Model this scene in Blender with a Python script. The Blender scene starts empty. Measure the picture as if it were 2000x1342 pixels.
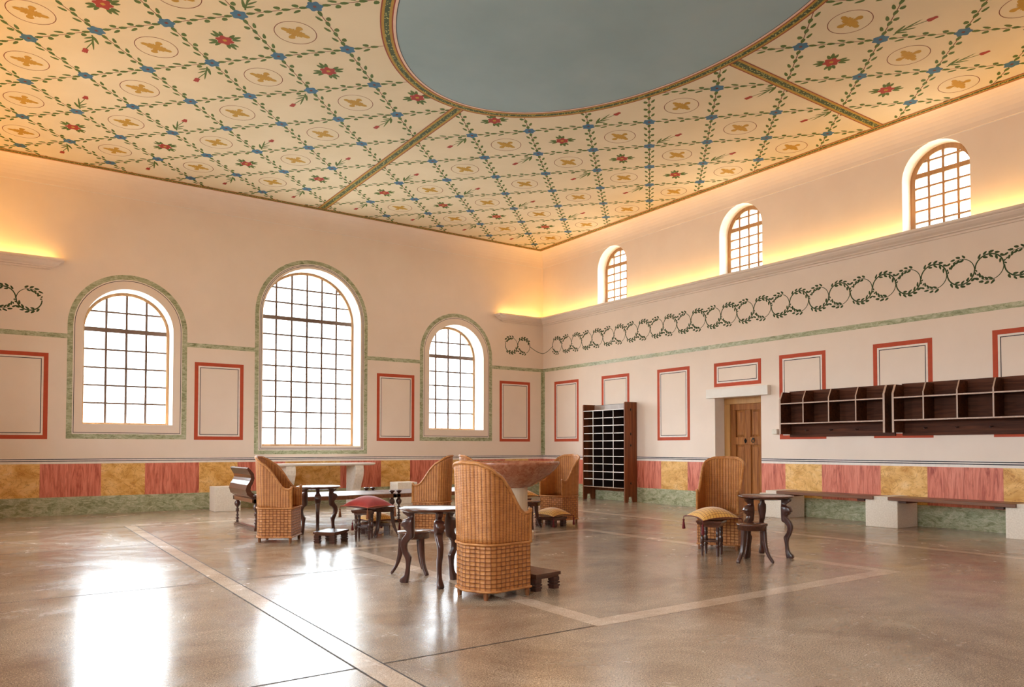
import bpy, math, random
from mathutils import Vector, Matrix
from mathutils.geometry import tessellate_polygon
PI = math.pi
random.seed(7)
scn = bpy.context.scene
col = scn.collection
sin, cos = math.sin, math.cos

# ------------------------------------------------------------------ camera
cam_d = bpy.data.cameras.new('camera')
cam = bpy.data.objects.new('camera', cam_d); col.objects.link(cam)
yaw, pitch = 0.6084, 0.0273
fw = Vector((sin(yaw)*cos(pitch), cos(yaw)*cos(pitch), sin(pitch)))
rt = Vector((cos(yaw), -sin(yaw), 0.0))
up = rt.cross(fw)
cam.matrix_world = Matrix(((rt.x, up.x, -fw.x, -12.5624), (rt.y, up.y, -fw.y, -16.7524), (rt.z, up.z, -fw.z, 1.3), (0, 0, 0, 1)))
cam_d.sensor_width = 36.0
cam_d.lens = 36.0*1461.4/2000
cam_d.shift_x = (1000-1009.45)/2000
cam_d.shift_y = (834.2-671)/2000
cam_d.clip_start = 0.05
scn.camera = cam

# ------------------------------------------------------------------ light, exposure
W, L = 13.16, 20.0           # room: x in [-W,0], y in [-L,0]
HC = 6.72
world = bpy.data.worlds.new('sky'); scn.world = world; world.use_nodes = True
bg = world.node_tree.nodes['Background']
bg.inputs[0].default_value = (0.85, 0.945, 1.0, 1); bg.inputs[1].default_value = 17.0
# open ground outside is darker than the sky above the horizon
_nt = world.node_tree; _g = _nt.nodes.new('ShaderNodeTexCoord'); _s = _nt.nodes.new('ShaderNodeSeparateXYZ'); _r = _nt.nodes.new('ShaderNodeValToRGB')
_nt.links.new(_g.outputs['Generated'], _s.inputs[0]); _nt.links.new(_s.outputs[2], _r.inputs[0]); _nt.links.new(_r.outputs[0], bg.inputs[0])
_r.color_ramp.elements[0].position = .0; _r.color_ramp.elements[0].color = (.40, .42, .40, 1)
_r.color_ramp.elements[1].position = .02; _r.color_ramp.elements[1].color = (.85, .945, 1.0, 1)
scn.view_settings.view_transform = 'Standard'
scn.view_settings.look = 'None'
scn.view_settings.gamma = 1.0
scn.view_settings.use_curve_mapping = False
scn.view_settings.exposure = 0.68
scn.cycles.use_denoising = True
scn.cycles.max_bounces = 10
scn.cycles.diffuse_bounces = 7
scn.cycles.glossy_bounces = 4
scn.cycles.transparent_max_bounces = 12
scn.cycles.sample_clamp_indirect = 6.0
scn.cycles.sample_clamp_direct = 4.0
scn.cycles.caustics_reflective = False
scn.cycles.caustics_refractive = False

def area(name, loc, rot, sx, sy, energy, color, portal=False):
    d = bpy.data.lights.new(name, 'AREA'); d.shape = 'RECTANGLE'; d.size = sx; d.size_y = sy
    d.energy = energy; d.color = color
    if portal: d.cycles.is_portal = True
    o = bpy.data.objects.new(name, d); o.location = loc; o.rotation_euler = rot; col.objects.link(o)
    return o
# daylight portals in the window openings
for xc, hw, z0, z1 in ((-10.38, .82, 1.75, 4.5), (-6.59, 1.16, 1.33, 5.42), (-2.78, .82, 1.75, 4.5)):
    area('window_daylight', (xc, .62, (z0+z1)/2), (-PI/2, 0, 0), 2*hw, z1-z0, 1, (1, 1, 1), True)
for yc in (-2.87, -6.79, -10.70, -14.61, -18.52):
    area('window_daylight', (.56, yc, 5.65), (0, PI/2, 0), 1.4, 1.08, 1, (1, 1, 1), True)
for yc in (-4.5, -9.9, -15.3):  # portals for the added, unseen left-wall windows
    area('window_daylight', (-W-.56, yc, 2.9), (0, -PI/2, 0), 2.8, 2.0, 1, (1, 1, 1), True)
# warm lamp strips lying in the troughs of the cornices
WARM = (1.0, 0.58, 0.15)
EW = 4.4
def strip(p0, p1, out, per_m):
    v = Vector(p1)-Vector(p0); ln = v.length; m = (Vector(p0)+Vector(p1))/2
    o = area('cove_lamp', m, (PI, 0, 0), ln, .05, per_m*ln, WARM)
    # long axis along v, facing up
    X = v.normalized(); Z = Vector((0, 0, -1)); Y = Z.cross(X)
    o.matrix_world = Matrix(((X.x, Y.x, Z.x, m.x), (X.y, Y.y, Z.y, m.y), (X.z, Y.z, Z.z, m.z), (0, 0, 0, 1)))
strip((-.11, -.3, 4.83), (-.11, -L+.1, 4.83), 1, EW)
strip((-1.45, -.11, 4.83), (-.15, -.11, 4.83), 1, EW)
strip((-W+.11, -.3, 4.83), (-W+.11, -L+.1, 4.83), 1, EW)
strip((-W+.15, -.11, 4.83), (-W+1.45, -.11, 4.83), 1, EW)

# ------------------------------------------------------------------ materials
def mat(name, base=(.8, .8, .8), rough=.5, metal=0., spec=.5, coat=0.):
    m = bpy.data.materials.new(name); m.use_nodes = True
    b = m.node_tree.nodes['Principled BSDF']
    b.inputs['Base Color'].default_value = (*base, 1); b.inputs['Roughness'].default_value = rough
    b.inputs['Metallic'].default_value = metal; b.inputs['Specular IOR Level'].default_value = spec
    b.inputs['Coat Weight'].default_value = coat; b.inputs['Coat Roughness'].default_value = .15
    return m
class NT:
    def __init__(s, m): s.t = m.node_tree; s.b = s.t.nodes['Principled BSDF']
    def n(s, typ, **kw):
        nd = s.t.nodes.new(typ)
        for k, v in kw.items():
            if k in nd.inputs: nd.inputs[k].default_value = v
            else: setattr(nd, k, v)
        return nd
    def l(s, a, b): s.t.links.new(a, b)
    def coord(s, kind='Object', scale=(1, 1, 1), rot=(0, 0, 0)):
        tc = s.n('ShaderNodeTexCoord'); mp = s.n('ShaderNodeMapping')
        mp.inputs['Scale'].default_value = scale; mp.inputs['Rotation'].default_value = rot
        s.l(tc.outputs[kind], mp.inputs[0]); return mp.outputs[0]
    def noise(s, vec, scale, detail=4, rough=.5, dist=0., out='Fac'):
        nd = s.n('ShaderNodeTexNoise'); nd.inputs['Scale'].default_value = scale; nd.inputs['Detail'].default_value = detail
        nd.inputs['Roughness'].default_value = rough; nd.inputs['Distortion'].default_value = dist
        s.l(vec, nd.inputs['Vector']); return nd.outputs[out]
    def ramp(s, fac, stops, interp='LINEAR'):
        r = s.n('ShaderNodeValToRGB'); r.color_ramp.interpolation = interp
        e = r.color_ramp.elements
        while len(e) < len(stops): e.new(.5)
        for el, (p, c) in zip(e, stops):
            el.position = p; el.color = (*c, 1) if len(c) == 3 else c
        s.l(fac, r.inputs[0]); return r.outputs[0]
    def mix(s, fac, a, b, mode='MIX'):
        m = s.n('ShaderNodeMix'); m.data_type = 'RGBA'; m.blend_type = mode
        for sock, v in ((m.inputs[0], fac), (m.inputs[6], a), (m.inputs[7], b)):
            if isinstance(v, (int, float)): sock.default_value = v
            elif isinstance(v, tuple): sock.default_value = (*v, 1)
            else: s.l(v, sock)
        return m.outputs[2]
    def math(s, op, a, b=0.):
        m = s.n('ShaderNodeMath'); m.operation = op
        for sock, v in ((m.inputs[0], a), (m.inputs[1], b)):
            if isinstance(v, (int, float)): sock.default_value = v
            else: s.l(v, sock)
        return m.outputs[0]
    def bump(s, h, strength=.3, dist=.01):
        b = s.n('ShaderNodeBump'); b.inputs['Strength'].default_value = strength; b.inputs['Distance'].default_value = dist
        s.l(h, b.inputs['Height']); s.l(b.outputs[0], s.b.inputs['Normal'])

def noisy(name, c1, c2, scale=8, rough=.7, bump=0., detail=4, spec=.4, mscale=(1, 1, 1), dist=0., coord='Object', lo=.35, hi=.65):
    m = mat(name, c1, rough, spec=spec); t = NT(m)
    v = t.coord(coord, mscale); f = t.noise(v, scale, detail, .55, dist)
    t.l(t.ramp(f, [(lo, c1), (hi, c2)]), t.b.inputs['Base Color'])
    if bump: t.bump(f, bump, .01)
    return m

PLASTER = noisy('plaster', (.83, .70, .60), (.80, .67, .57), 1.6, .85, .05)
WHITEP = noisy('white_plaster', (.84, .79, .73), (.80, .75, .69), 5, .8, .05)
CREAM = noisy('ceiling_cream', (.70, .59, .41), (.66, .55, .37), 1.2, .9)
SKYBLUE = noisy('ceiling_blue', (.30, .39, .41), (.26, .35, .37), .9, .9)
def flat(name, c, rough=.8): return noisy(name, c, tuple(x*.9 for x in c), 12, rough)
BRICK = flat('brick_red_paint', (.50, .075, .03))
DARK = flat('dark_line_paint', (.035, .03, .04))
WLINE = flat('white_line_paint', (.88, .80, .74))
VINE = flat('vine_green_paint', (.045, .075, .025))
LEAF = flat('leaf_green_paint', (.085, .135, .022))
STEMP = flat('stem_brown_paint', (.17, .035, .015))
BLUEF = flat('flower_blue_paint', (.055, .15, .24))
OCHRE = flat('ochre_paint', (.47, .26, .03))
REDF = flat('flower_red_paint', (.35, .035, .02))
GOLD = flat('gold_band_paint', (.42, .24, .035))
REDB = flat('band_red_paint', (.27, .045, .02))
PINKB = flat('pink_edge_paint', (.72, .50, .38))
def band_mat():
    m = mat('garland_band', rough=.8); t = NT(m); v = t.coord()
    vo = t.n('ShaderNodeTexVoronoi'); vo.inputs['Scale'].default_value = 32; t.l(v, vo.inputs['Vector'])
    t.l(t.ramp(vo.outputs['Distance'], [(.25, (.42, .40, .12)), (.42, (.05, .07, .02))]), t.b.inputs['Base Color'])
    return m
BANDG = band_mat()
def marble_green():
    m = mat('green_marble', rough=.35, spec=.4); t = NT(m)
    v = t.coord('Object', (2.2, 2.2, 5.2), (.5, .5, 0))
    f = t.noise(v, 2.2, 9, .66, 1.6); g = t.noise(t.coord('Object', (3.5, 3.5, 9), (.6, .6, 0)), 1.9, 8, .6, 1.2)
    c = t.ramp(f, [(.34, (.20, .22, .11)), (.46, (.38, .39, .24)), (.56, (.50, .50, .34)), (.68, (.62, .60, .45))])
    vein = t.ramp(g, [(.40, (1, 1, 1)), (.425, (.50, .55, .38)), (.45, (1, 1, 1)), (.52, (1, 1, 1)), (.54, (.45, .5, .34)), (.56, (1, 1, 1))])
    t.l(t.mix(.8, c, vein, 'MULTIPLY'), t.b.inputs['Base Color']); return m
GREENM = marble_green()
def marble_red():
    m = mat('red_marble', rough=.4, spec=.4); t = NT(m)
    v = t.coord('Object', (5.5, 5.5, .8)); f = t.noise(v, 1.6, 7, .6, 1.8); g = t.noise(t.coord('Object', (22, 22, 1.6)), 1.5, 5, .6, .8)
    c = t.ramp(f, [(.34, (.42, .085, .05)), (.48, (.66, .19, .12)), (.62, (.74, .25, .17))])
    vn = t.ramp(g, [(.40, (.72, .6, .55)), (.50, (1, 1, 1))])
    t.l(t.mix(.7, c, vn, 'MULTIPLY'), t.b.inputs['Base Color']); return m
REDM = marble_red()
def marble_yellow():
    m = mat('yellow_marble', rough=.38, spec=.4); t = NT(m)
    v = t.coord('Object', (1.6, 1.6, 2.2), (.3, .5, 0)); f = t.noise(v, 2.2, 6, .6, .8); g = t.noise(v, 2.0, 8, .62, 2.2)
    c = t.ramp(f, [(.34, (.62, .30, .055)), (.55, (.83, .50, .17)), (.7, (.86, .58, .26))])
    vn = t.ramp(g, [(.475, (1, 1, 1)), (.495, (.5, .3, .1)), (.515, (1, 1, 1))])
    t.l(t.mix(.75, c, vn, 'MULTIPLY'), t.b.inputs['Base Color']); return m
YELM = marble_yellow()
def wood(name, c1, c2, rough=.4, axis=2, scale=1., coat=0., spec=.5):
    m = mat(name, c1, rough, coat=coat, spec=spec); t = NT(m)
    sc = [26*scale]*3; sc[axis] = 1.6*scale
    v = t.coord('Object', tuple(sc)); f = t.noise(v, 1.0, 6, .6, 1.0)
    t.l(t.ramp(f, [(.3, c1), (.7, c2)]), t.b.inputs['Base Color']); t.bump(f, .15, .004); return m
DWOOD = wood('dark_walnut', (.035, .010, .007), (.075, .022, .014), .28, 2, 1, .4)
DWOODX = wood('dark_walnut_plank', (.06, .018, .010), (.12, .04, .022), .22, 0, 1, .35)
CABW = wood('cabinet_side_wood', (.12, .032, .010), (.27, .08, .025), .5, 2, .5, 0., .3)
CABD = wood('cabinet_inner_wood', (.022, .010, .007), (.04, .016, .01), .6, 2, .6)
CUBW = wood('shelf_unit_wood', (.045, .012, .005), (.13, .040, .016), .65, 1, .7, 0., .2)
EDGE = wood('pale_board_edge', (.40, .25, .18), (.52, .36, .27), .35, 2, 1)
EDGEW = wood('white_board_edge', (.80, .72, .66), (.86, .80, .75), .35, 2, 1)
DOORW = wood('door_oak', (.17, .050, .012), (.46, .18, .045), .6, 2, .7, 0., .25)
FRAMW = wood('door_frame_pine', (.42, .20, .055), (.55, .29, .09), .5, 2, .4)
BENW = wood('bench_plank_wood', (.13, .045, .018), (.25, .10, .045), .38, 1, .6)
WINW = wood('window_frame_wood', (.26, .12, .04), (.40, .21, .08), .5, 2, .6)
LATT = mat('window_lattice', (.12, .065, .04), .5)
STONE = noisy('pale_limestone', (.84, .77, .67), (.74, .66, .56), 45, .85, .25, 5, mscale=(1, 1, 1))
CONS = noisy('console_stone', (.84, .77, .68), (.72, .64, .55), 18, .6, .12)
CONT = noisy('console_marble_top', (.84, .80, .75), (.78, .72, .66), 6, .2)
BASIN = noisy('red_stone', (.27, .07, .03), (.46, .19, .10), 16, .22, .0, 7, .6, dist=1.2, lo=.32, hi=.68)
COLM = noisy('column_stone', (.72, .60, .45), (.64, .52, .38), 9, .6, .08, mscale=(1, 1, .3))
IRON = mat('dark_iron', (.03, .025, .02), .5, .6)
BRONZE = mat('dark_bronze_knob', (.05, .018, .012), .3, .2)
def couch_top():
    m = mat('polished_webbing', (.10, .05, .035), .34, spec=.9); t = NT(m)
    v = t.coord('Object', (1, 1, 1)); f = t.noise(v, 9, 3)
    t.l(t.ramp(f, [(.3, (.09, .045, .03)), (.7, (.16, .09, .065))]), t.b.inputs['Base Color']); return m
COUCHT = couch_top()
def wicker(name, pu, pv, checker, c_hi, c_lo, dist=.006):
    """woven cane: UV in metres, stakes every pu, strands every pv"""
    m = mat(name, c_hi, .42, spec=.4); t = NT(m)
    tc = t.n('ShaderNodeTexCoord'); sp = t.n('ShaderNodeSeparateXYZ'); t.l(tc.outputs['UV'], sp.inputs[0])
    u = t.math('DIVIDE', sp.outputs[0], pu); v = t.math('DIVIDE', sp.outputs[1], pv)
    if checker:
        su = t.math('SINE', t.math('MULTIPLY', u, PI)); sv = t.math('SINE', t.math('MULTIPLY', v, PI))
        h = t.math('ABSOLUTE', t.math('MULTIPLY', su, sv))
        par = t.math('MULTIPLY', t.math('SIGN', su), t.math('SIGN', sv))
        h = t.math('POWER', h, .38)
        st = t.math('ABSOLUTE', t.math('SINE', t.math('MULTIPLY', v, PI*3)))
        hh = t.math('ADD', t.math('MULTIPLY', h, t.math('ADD', t.math('MULTIPLY', par, .14), .80)), t.math('MULTIPLY', st, .14))
    else:
        su = t.math('ABSOLUTE', t.math('SINE', t.math('MULTIPLY', u, PI)))
        fl = t.math('MULTIPLY', t.math('SIGN', t.math('SINE', t.math('MULTIPLY', u, PI))), PI/2)
        sv = t.math('ABSOLUTE', t.math('SINE', t.math('ADD', t.math('MULTIPLY', v, PI), fl)))
        hh = t.math('ADD', t.math('MULTIPLY', t.math('POWER', su, .6), .7), t.math('MULTIPLY', sv, .3))
    nz = t.noise(tc.outputs['Object'], 14, 3)
    c = t.ramp(hh, [(.12, tuple(x*.42 for x in c_lo)), (.36, c_lo), (.8, c_hi)])
    c = t.mix(.55, c, t.ramp(nz, [(.3, (.62, .52, .45)), (.7, (1, 1, 1))]), 'MULTIPLY')
    t.l(c, t.b.inputs['Base Color']); t.bump(hh, .9, dist); return m
WICK_U = wicker('wicker_ribbed', .034, .014, False, (.56, .235, .065), (.32, .10, .026))
WICK_L = wicker('wicker_basket', .046, .036, True, (.58, .25, .075), (.32, .10, .026), .010)
CLEG = noisy('dark_cane_leg', (.20, .07, .025), (.30, .12, .045), 22, .45)
CANE = noisy('cane_pole', (.40, .15, .042), (.56, .25, .08), 22, .4)
def cloth(name, c1, c2, pat=None):
    m = mat(name, c1, .85, spec=.25); t = NT(m); m.node_tree.nodes['Principled BSDF'].inputs['Sheen Weight'].default_value = .4
    tc = t.n('ShaderNodeTexCoord'); f = t.noise(tc.outputs['Object'], 10, 3)
    base = t.ramp(f, [(.3, c1), (.7, c2)])
    if pat:
        sp = t.n('ShaderNodeSeparateXYZ'); t.l(tc.outputs['UV'], sp.inputs[0])
        a = t.math('ABSOLUTE', t.math('SINE', t.math('MULTIPLY', sp.outputs[0], 13*PI)))
        b = t.math('ABSOLUTE', t.math('SINE', t.math('MULTIPLY', sp.outputs[1], 13*PI)))
        ln = t.math('MINIMUM', a, b)
        base = t.mix(t.ramp(ln, [(.16, (0, 0, 0)), (.34, (1, 1, 1))]), pat, base)
    t.l(base, t.b.inputs['Base Color']); return m
YCLOTH = cloth('yellow_damask', (.68, .33, .05), (.80, .46, .10), (.34, .11, .02))
RCLOTH = cloth('red_velvet', (.30, .012, .010), (.42, .03, .02))
RPIPE = mat('red_cord', (.55, .12, .07), .7)
DPIPE = mat('dark_red_cord', (.12, .012, .012), .7)
GTASS = noisy('tassel_brown_thread', (.16, .05, .02), (.26, .09, .03), 60, .8)
RTASS = noisy('tassel_red_thread', (.10, .008, .010), (.18, .02, .02), 60, .8)
def glass():
    m = bpy.data.materials.new('window_glass'); m.use_nodes = True; nt = m.node_tree
    for n in list(nt.nodes):
        if n.type != 'OUTPUT_MATERIAL': nt.nodes.remove(n)
    out = [n for n in nt.nodes if n.type == 'OUTPUT_MATERIAL'][0]
    tr = nt.nodes.new('ShaderNodeBsdfTransparent'); tr.inputs[0].default_value = (.95, .98, 1, 1)
    gl = nt.nodes.new('ShaderNodeBsdfGlossy'); gl.inputs['Roughness'].default_value = .05
    mx = nt.nodes.new('ShaderNodeMixShader'); mx.inputs[0].default_value = .06
    nt.links.new(tr.outputs[0], mx.inputs[1]); nt.links.new(gl.outputs[0], mx.inputs[2]); nt.links.new(mx.outputs[0], out.inputs[0])
    return m
GLASS = glass()
def floor_mat(name, c1, c2, c3, speck=.5):
    m = mat(name, c1, .3, spec=.75); t = NT(m)
    v = t.coord('Object'); big = t.noise(t.coord('Object', (1, 1, 1), (0, 0, .6)), .8, 7, .66, 1.0)
    mid = t.noise(t.coord('Object', (1, 1.7, 1), (0, 0, .61)), 2.6, 9, .72, .9)
    fn = t.noise(v, 75, 3, .75); fs = t.noise(v, 150, 2, .6)
    base = t.ramp(big, [(.34, c1), (.50, c2), (.66, c3)])
    base = t.mix(.5, base, t.ramp(mid, [(.36, (.74, .70, .67)), (.64, (1.12, 1.12, 1.12))]), 'MULTIPLY')
    sp = t.ramp(fn, [(.38, (.45, .38, .34)), (.47, (.95, .95, .95)), (.60, (1.1, 1.1, 1.1)), (.68, (2.1, 2.05, 1.95))])
    base = t.mix(speck, base, sp, 'MULTIPLY')
    base = t.mix(speck*.8, base, t.ramp(fs, [(.36, (.6, .55, .5)), (.5, (1, 1, 1)), (.66, (1.5, 1.5, 1.45))]), 'MULTIPLY')
    t.l(base, t.b.inputs['Base Color'])
    sw = t.noise(t.coord('Object', (1, 1, 1), (0, 0, .3)), .55, 8, .68, 2.4)
    ro = t.ramp(sw, [(.30, (.13, .13, .13)), (.47, (.19, .19, .19)), (.56, (.24, .24, .24)), (.68, (.31, .31, .31))])
    ro = t.mix(.12, ro, t.ramp(mid, [(.35, (.14, .14, .14)), (.65, (.36, .36, .36))]))
    t.l(ro, t.b.inputs['Roughness'])
    h = t.math('ADD', t.math('MULTIPLY', big, 1.0), t.math('MULTIPLY', fn, .14))
    t.bump(h, .10, .010)
    return m
FLOORM = floor_mat('polished_terrazzo', (.28, .195, .135), (.37, .28, .20), (.46, .37, .28), .85)
STRIPM = floor_mat('pale_terrazzo_strip', (.52, .39, .29), (.60, .47, .36), (.66, .54, .43), .4)
JOINT = mat('floor_joint', (.05, .03, .02), .7)

# ------------------------------------------------------------------ mesh helpers
class MB:
    def __init__(s): s.v = []; s.f = []; s.m = []; s.s = []; s.uv = {}
    def add(s, vs, fs, m=0, smooth=False, uvs=None):
        o = len(s.v); s.v += [tuple(p) for p in vs]
        for k, f in enumerate(fs):
            if uvs: s.uv[len(s.f)] = [uvs[i] for i in f]
            s.f.append(tuple(i+o for i in f)); s.m.append(m if isinstance(m, int) else m[k]); s.s.append(smooth)
        return s
    def box(s, x0, x1, y0, y1, z0, z1, m=0, fm=None):
        vs = [(x0, y0, z0), (x1, y0, z0), (x1, y1, z0), (x0, y1, z0), (x0, y0, z1), (x1, y0, z1), (x1, y1, z1), (x0, y1, z1)]
        fs = [(0, 3, 2, 1), (4, 5, 6, 7), (0, 1, 5, 4), (1, 2, 6, 5), (2, 3, 7, 6), (3, 0, 4, 7)]  # -z +z -y +x +y -x
        ms = [m]*6
        if fm:
            for k, q in fm.items(): ms[k] = q
        return s.add(vs, fs, ms)
    def prism(s, poly, lift, m=0, smooth=False):
        """poly: list of 3d points (planar), lift: vector"""
        n = len(poly); P = [Vector(p) for p in poly]; d = Vector(lift)
        vs = P+[p+d for p in P]
        fs = [tuple(reversed(range(n))), tuple(range(n, 2*n))]+[(i, (i+1) % n, n+(i+1) % n, n+i) for i in range(n)]
        return s.add(vs, fs, m, smooth)
    def loft(s, rings, m=0, smooth=True, cap=True, closed=True, uvs=None):
        n = len(rings[0]); vs = [p for r in rings for p in r]; fs = []
        for a in range(len(rings)-1):
            for i in range(n if closed else n-1):
                j = (i+1) % n
                fs.append((a*n+i, a*n+j, (a+1)*n+j, (a+1)*n+i))
        s.add(vs, fs, m, smooth)
        if cap and closed:
            s.add(rings[0], [tuple(reversed(range(n)))], m); s.add(rings[-1], [tuple(range(n))], m)
        return s
    def lathe(s, prof, c=(0, 0, 0), n=20, m=0, smooth=True, cap=True):
        rings = [[(c[0]+r*cos(2*PI*k/n), c[1]+r*sin(2*PI*k/n), c[2]+z) for k in range(n)] for r, z in prof]
        return s.loft(rings, m, smooth, cap)
    def tube(s, pts, r, n=8, m=0, cap=True, closed=False):
        P = [Vector(p) for p in pts]; rings = []; prev = None
        N = len(P)
        for i, p in enumerate(P):
            if closed: d = P[(i+1) % N]-P[i-1]
            else: d = P[min(i+1, N-1)]-P[max(i-1, 0)]
            d.normalize()
            if prev is None:
                a = Vector((0, 0, 1)) if abs(d.z) < .9 else Vector((1, 0, 0)); x = d.cross(a).normalized()
            else: x = (prev-d*prev.dot(d)).normalized()
            prev = x; y = d.cross(x)
            rr = r[i] if isinstance(r, (list, tuple)) else r
            rings.append([p+x*rr*cos(2*PI*k/n)+y*rr*sin(2*PI*k/n) for k in range(n)])
        if closed: rings.append(rings[0])
        return s.loft(rings, m, True, cap and not closed)
    def build(s, name, mats, parent=None, loc=None, bevel=0., **props):
        me = bpy.data.meshes.new(name); me.from_pydata([tuple(v) for v in s.v], [], s.f)
        if not isinstance(mats, (list, tuple)): mats = [mats]
        for q in mats: me.materials.append(q)
        me.polygons.foreach_set('material_index', s.m); me.polygons.foreach_set('use_smooth', s.s)
        if s.uv:
            ul = me.uv_layers.new(name='UVMap'); 
            for pi, uvl in s.uv.items():
                p = me.polygons[pi]
                for k, li in enumerate(p.loop_indices): ul.data[li].uv = uvl[k]
        me.update()
        o = bpy.data.objects.new(name, me); col.objects.link(o)
        if parent: o.parent = parent
        if loc: o.location = loc
        if bevel:
            b = o.modifiers.new('edge', 'BEVEL'); b.width = bevel; b.segments = 2; b.limit_method = 'ANGLE'
        for k, q in props.items(): o[k] = q
        return o
def empty(name, loc, rz=0., label=None, cat=None, group=None, kind=None):
    o = bpy.data.objects.new(name, None); col.objects.link(o); o.location = loc; o.rotation_euler = (0, 0, rz)
    o.empty_display_size = .2
    if label: o['label'] = label
    if cat: o['category'] = cat
    if group: o['group'] = group
    if kind: o['kind'] = kind
    return o
kids = {}
def copy_tree(o, parent=None):
    c = o.copy(); col.objects.link(c); c.parent = parent
    for ch in list(o.children): copy_tree(ch, c)
    return c
def place_copy(proto, loc, rz, label):
    c = copy_tree(proto); c.location = loc; c.rotation_euler = (0, 0, rz); c['label'] = label
    return c

# ------------------------------------------------------------------ arch outlines
def arch(c, h, z0, zs, n=24):
    """outline: bottom-left, bottom-right, up, arc back to left. returns (a, z) pairs"""
    pts = [(c-h, z0), (c+h, z0)]
    pts += [(c+h*cos(PI*k/n), zs+h*sin(PI*k/n)) for k in range(n+1)]
    return pts

BACK_WIN = [(-10.38, .81, 1.76, 3.67), (-6.59, 1.15, 1.335, 4.26), (-2.78, .81, 1.76, 3.67)]
SIDE_WIN = [(y, .54, 4.95, 5.80) for y in (-2.87, -6.79, -10.70, -14.61, -18.52)]
DOOR = (-7.27, -6.10, 0.0, 2.35)
ZT = 6.335

def wall_face(mb, to3, u0, u1, z0, z1, holes, m=0, depth=0., dv=None, rm=1):
    outer = [(u0, z0), (u1, z0), (u1, z1), (u0, z1)]
    polys = [[Vector((a, b, 0)) for a, b in p] for p in [outer]+holes]
    tri = tessellate_polygon(polys)
    flatp = [p for pl in [outer]+holes for p in pl]
    mb.add([to3(a, b, 0) for a, b in flatp], [tuple(t) for t in tri], m)
    for hl, dp in zip(holes, dv or []):
        n = len(hl)
        vs = [to3(a, b, 0) for a, b in hl]+[to3(a, b, dp) for a, b in hl]
        mb.add(vs, [(i, (i+1) % n, n+(i+1) % n, n+i) for i in range(n)], rm)
class Paint:
    """thin painted shapes on a wall plane, in the wall's own mesh"""
    def __init__(s, mb, to3): s.mb = mb; s.to3 = to3
    def rect(s, u0, u1, z0, z1, m, off=.001):
        s.mb.add([s.to3(a, b, -off) for a, b in ((u0, z0), (u1, z0), (u1, z1), (u0, z1))], [(0, 1, 2, 3)], m)
    def frame(s, u0, u1, z0, z1, w, m, off=.001):
        o = [(u0, z0), (u1, z0), (u1, z1), (u0, z1)]; i = [(u0+w, z0+w), (u1-w, z0+w), (u1-w, z1-w), (u0+w, z1-w)]
        s.ring(o, i, m, off)
    def ring(s, o, i, m, off=.001):
        n = len(o); s.mb.add([s.to3(a, b, -off) for a, b in o+i], [(k, (k+1) % n, n+(k+1) % n, n+k) for k in range(n)], m)
    def archring(s, c, h, z0, zs, w, m, off=.001):
        s.ring(arch(c, h, z0, zs), arch(c, h-w, z0+w, zs), m, off)
    jit = 0
    def poly(s, pts, m, off=.001):
        s.jit = (s.jit+1) % 11; off += s.jit*.00003   # overlapping shapes never share a plane
        s.mb.add([s.to3(a, b, -off) for a, b in pts], [tuple(range(len(pts)))], m)
    def leaf(s, x, y, ang, l, w, m, off=.0012, n=8, pt=1.):
        P = []
        for k in range(n):
            t = 2*PI*k/n; a = l/2*cos(t); b = w/2*sin(t)*(1-.25*pt*cos(t))
            P.append((x+a*cos(ang)-b*sin(ang), y+a*sin(ang)+b*cos(ang)))
        s.poly(P, m, off)
    def line(s, pts, w, m, off=.001):
        P = [Vector(p) for p in pts]; a = []; b = []
        for i in range(len(P)):
            d = (P[min(i+1, len(P)-1)]-P[max(i-1, 0)]).normalized(); n = Vector((-d.y, d.x))
            ww = w[i] if isinstance(w, list) else w
            a.append(P[i]+n*ww/2); b.append(P[i]-n*ww/2)
        n = len(P)
        s.mb.add([s.to3(q.x, q.y, -off) for q in a+b], [(i, i+1, n+i+1, n+i) for i in range(n-1)], m)

WM = [PLASTER, WHITEP, GREENM, REDM, YELM, BRICK, DARK, WLINE, VINE]
M_P, M_W, M_G, M_R, M_Y, M_BR, M_D, M_WL, M_V = range(9)

def panel(p, u0, u1, z0=1.46, z1=3.10):
    p.frame(u0, u1, z0, z1, .075, M_BR)
    p.frame(u0+.077, u1-.077, z0+.077, z1-.077, .022, M_WL)
    p.frame(u0+.108, u1-.108, z0+.108, z1-.108, .013, M_D)
def dado(p, u0, u1, edges, first):
    p.rect(u0, u1, 0.0, .35, M_G)
    p.rect(u0, u1, .99, 1.09, M_WL); p.rect(u0, u1, 1.066, 1.080, M_D, .002); p.rect(u0, u1, 1.030, 1.044, M_D, .002)
    k = first; e = [u0]+[x for x in edges if u0 < x < u1]+[u1]
    for a, b in zip(e[:-1], e[1:]):
        if b-a > .01: p.rect(a, b, .35, .985, (M_R, M_Y)[colour(edges, (a+b)/2, first)])
def colour(edges, x, first):
    return (sum(1 for e in edges if e < x)+first) % 2

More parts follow.
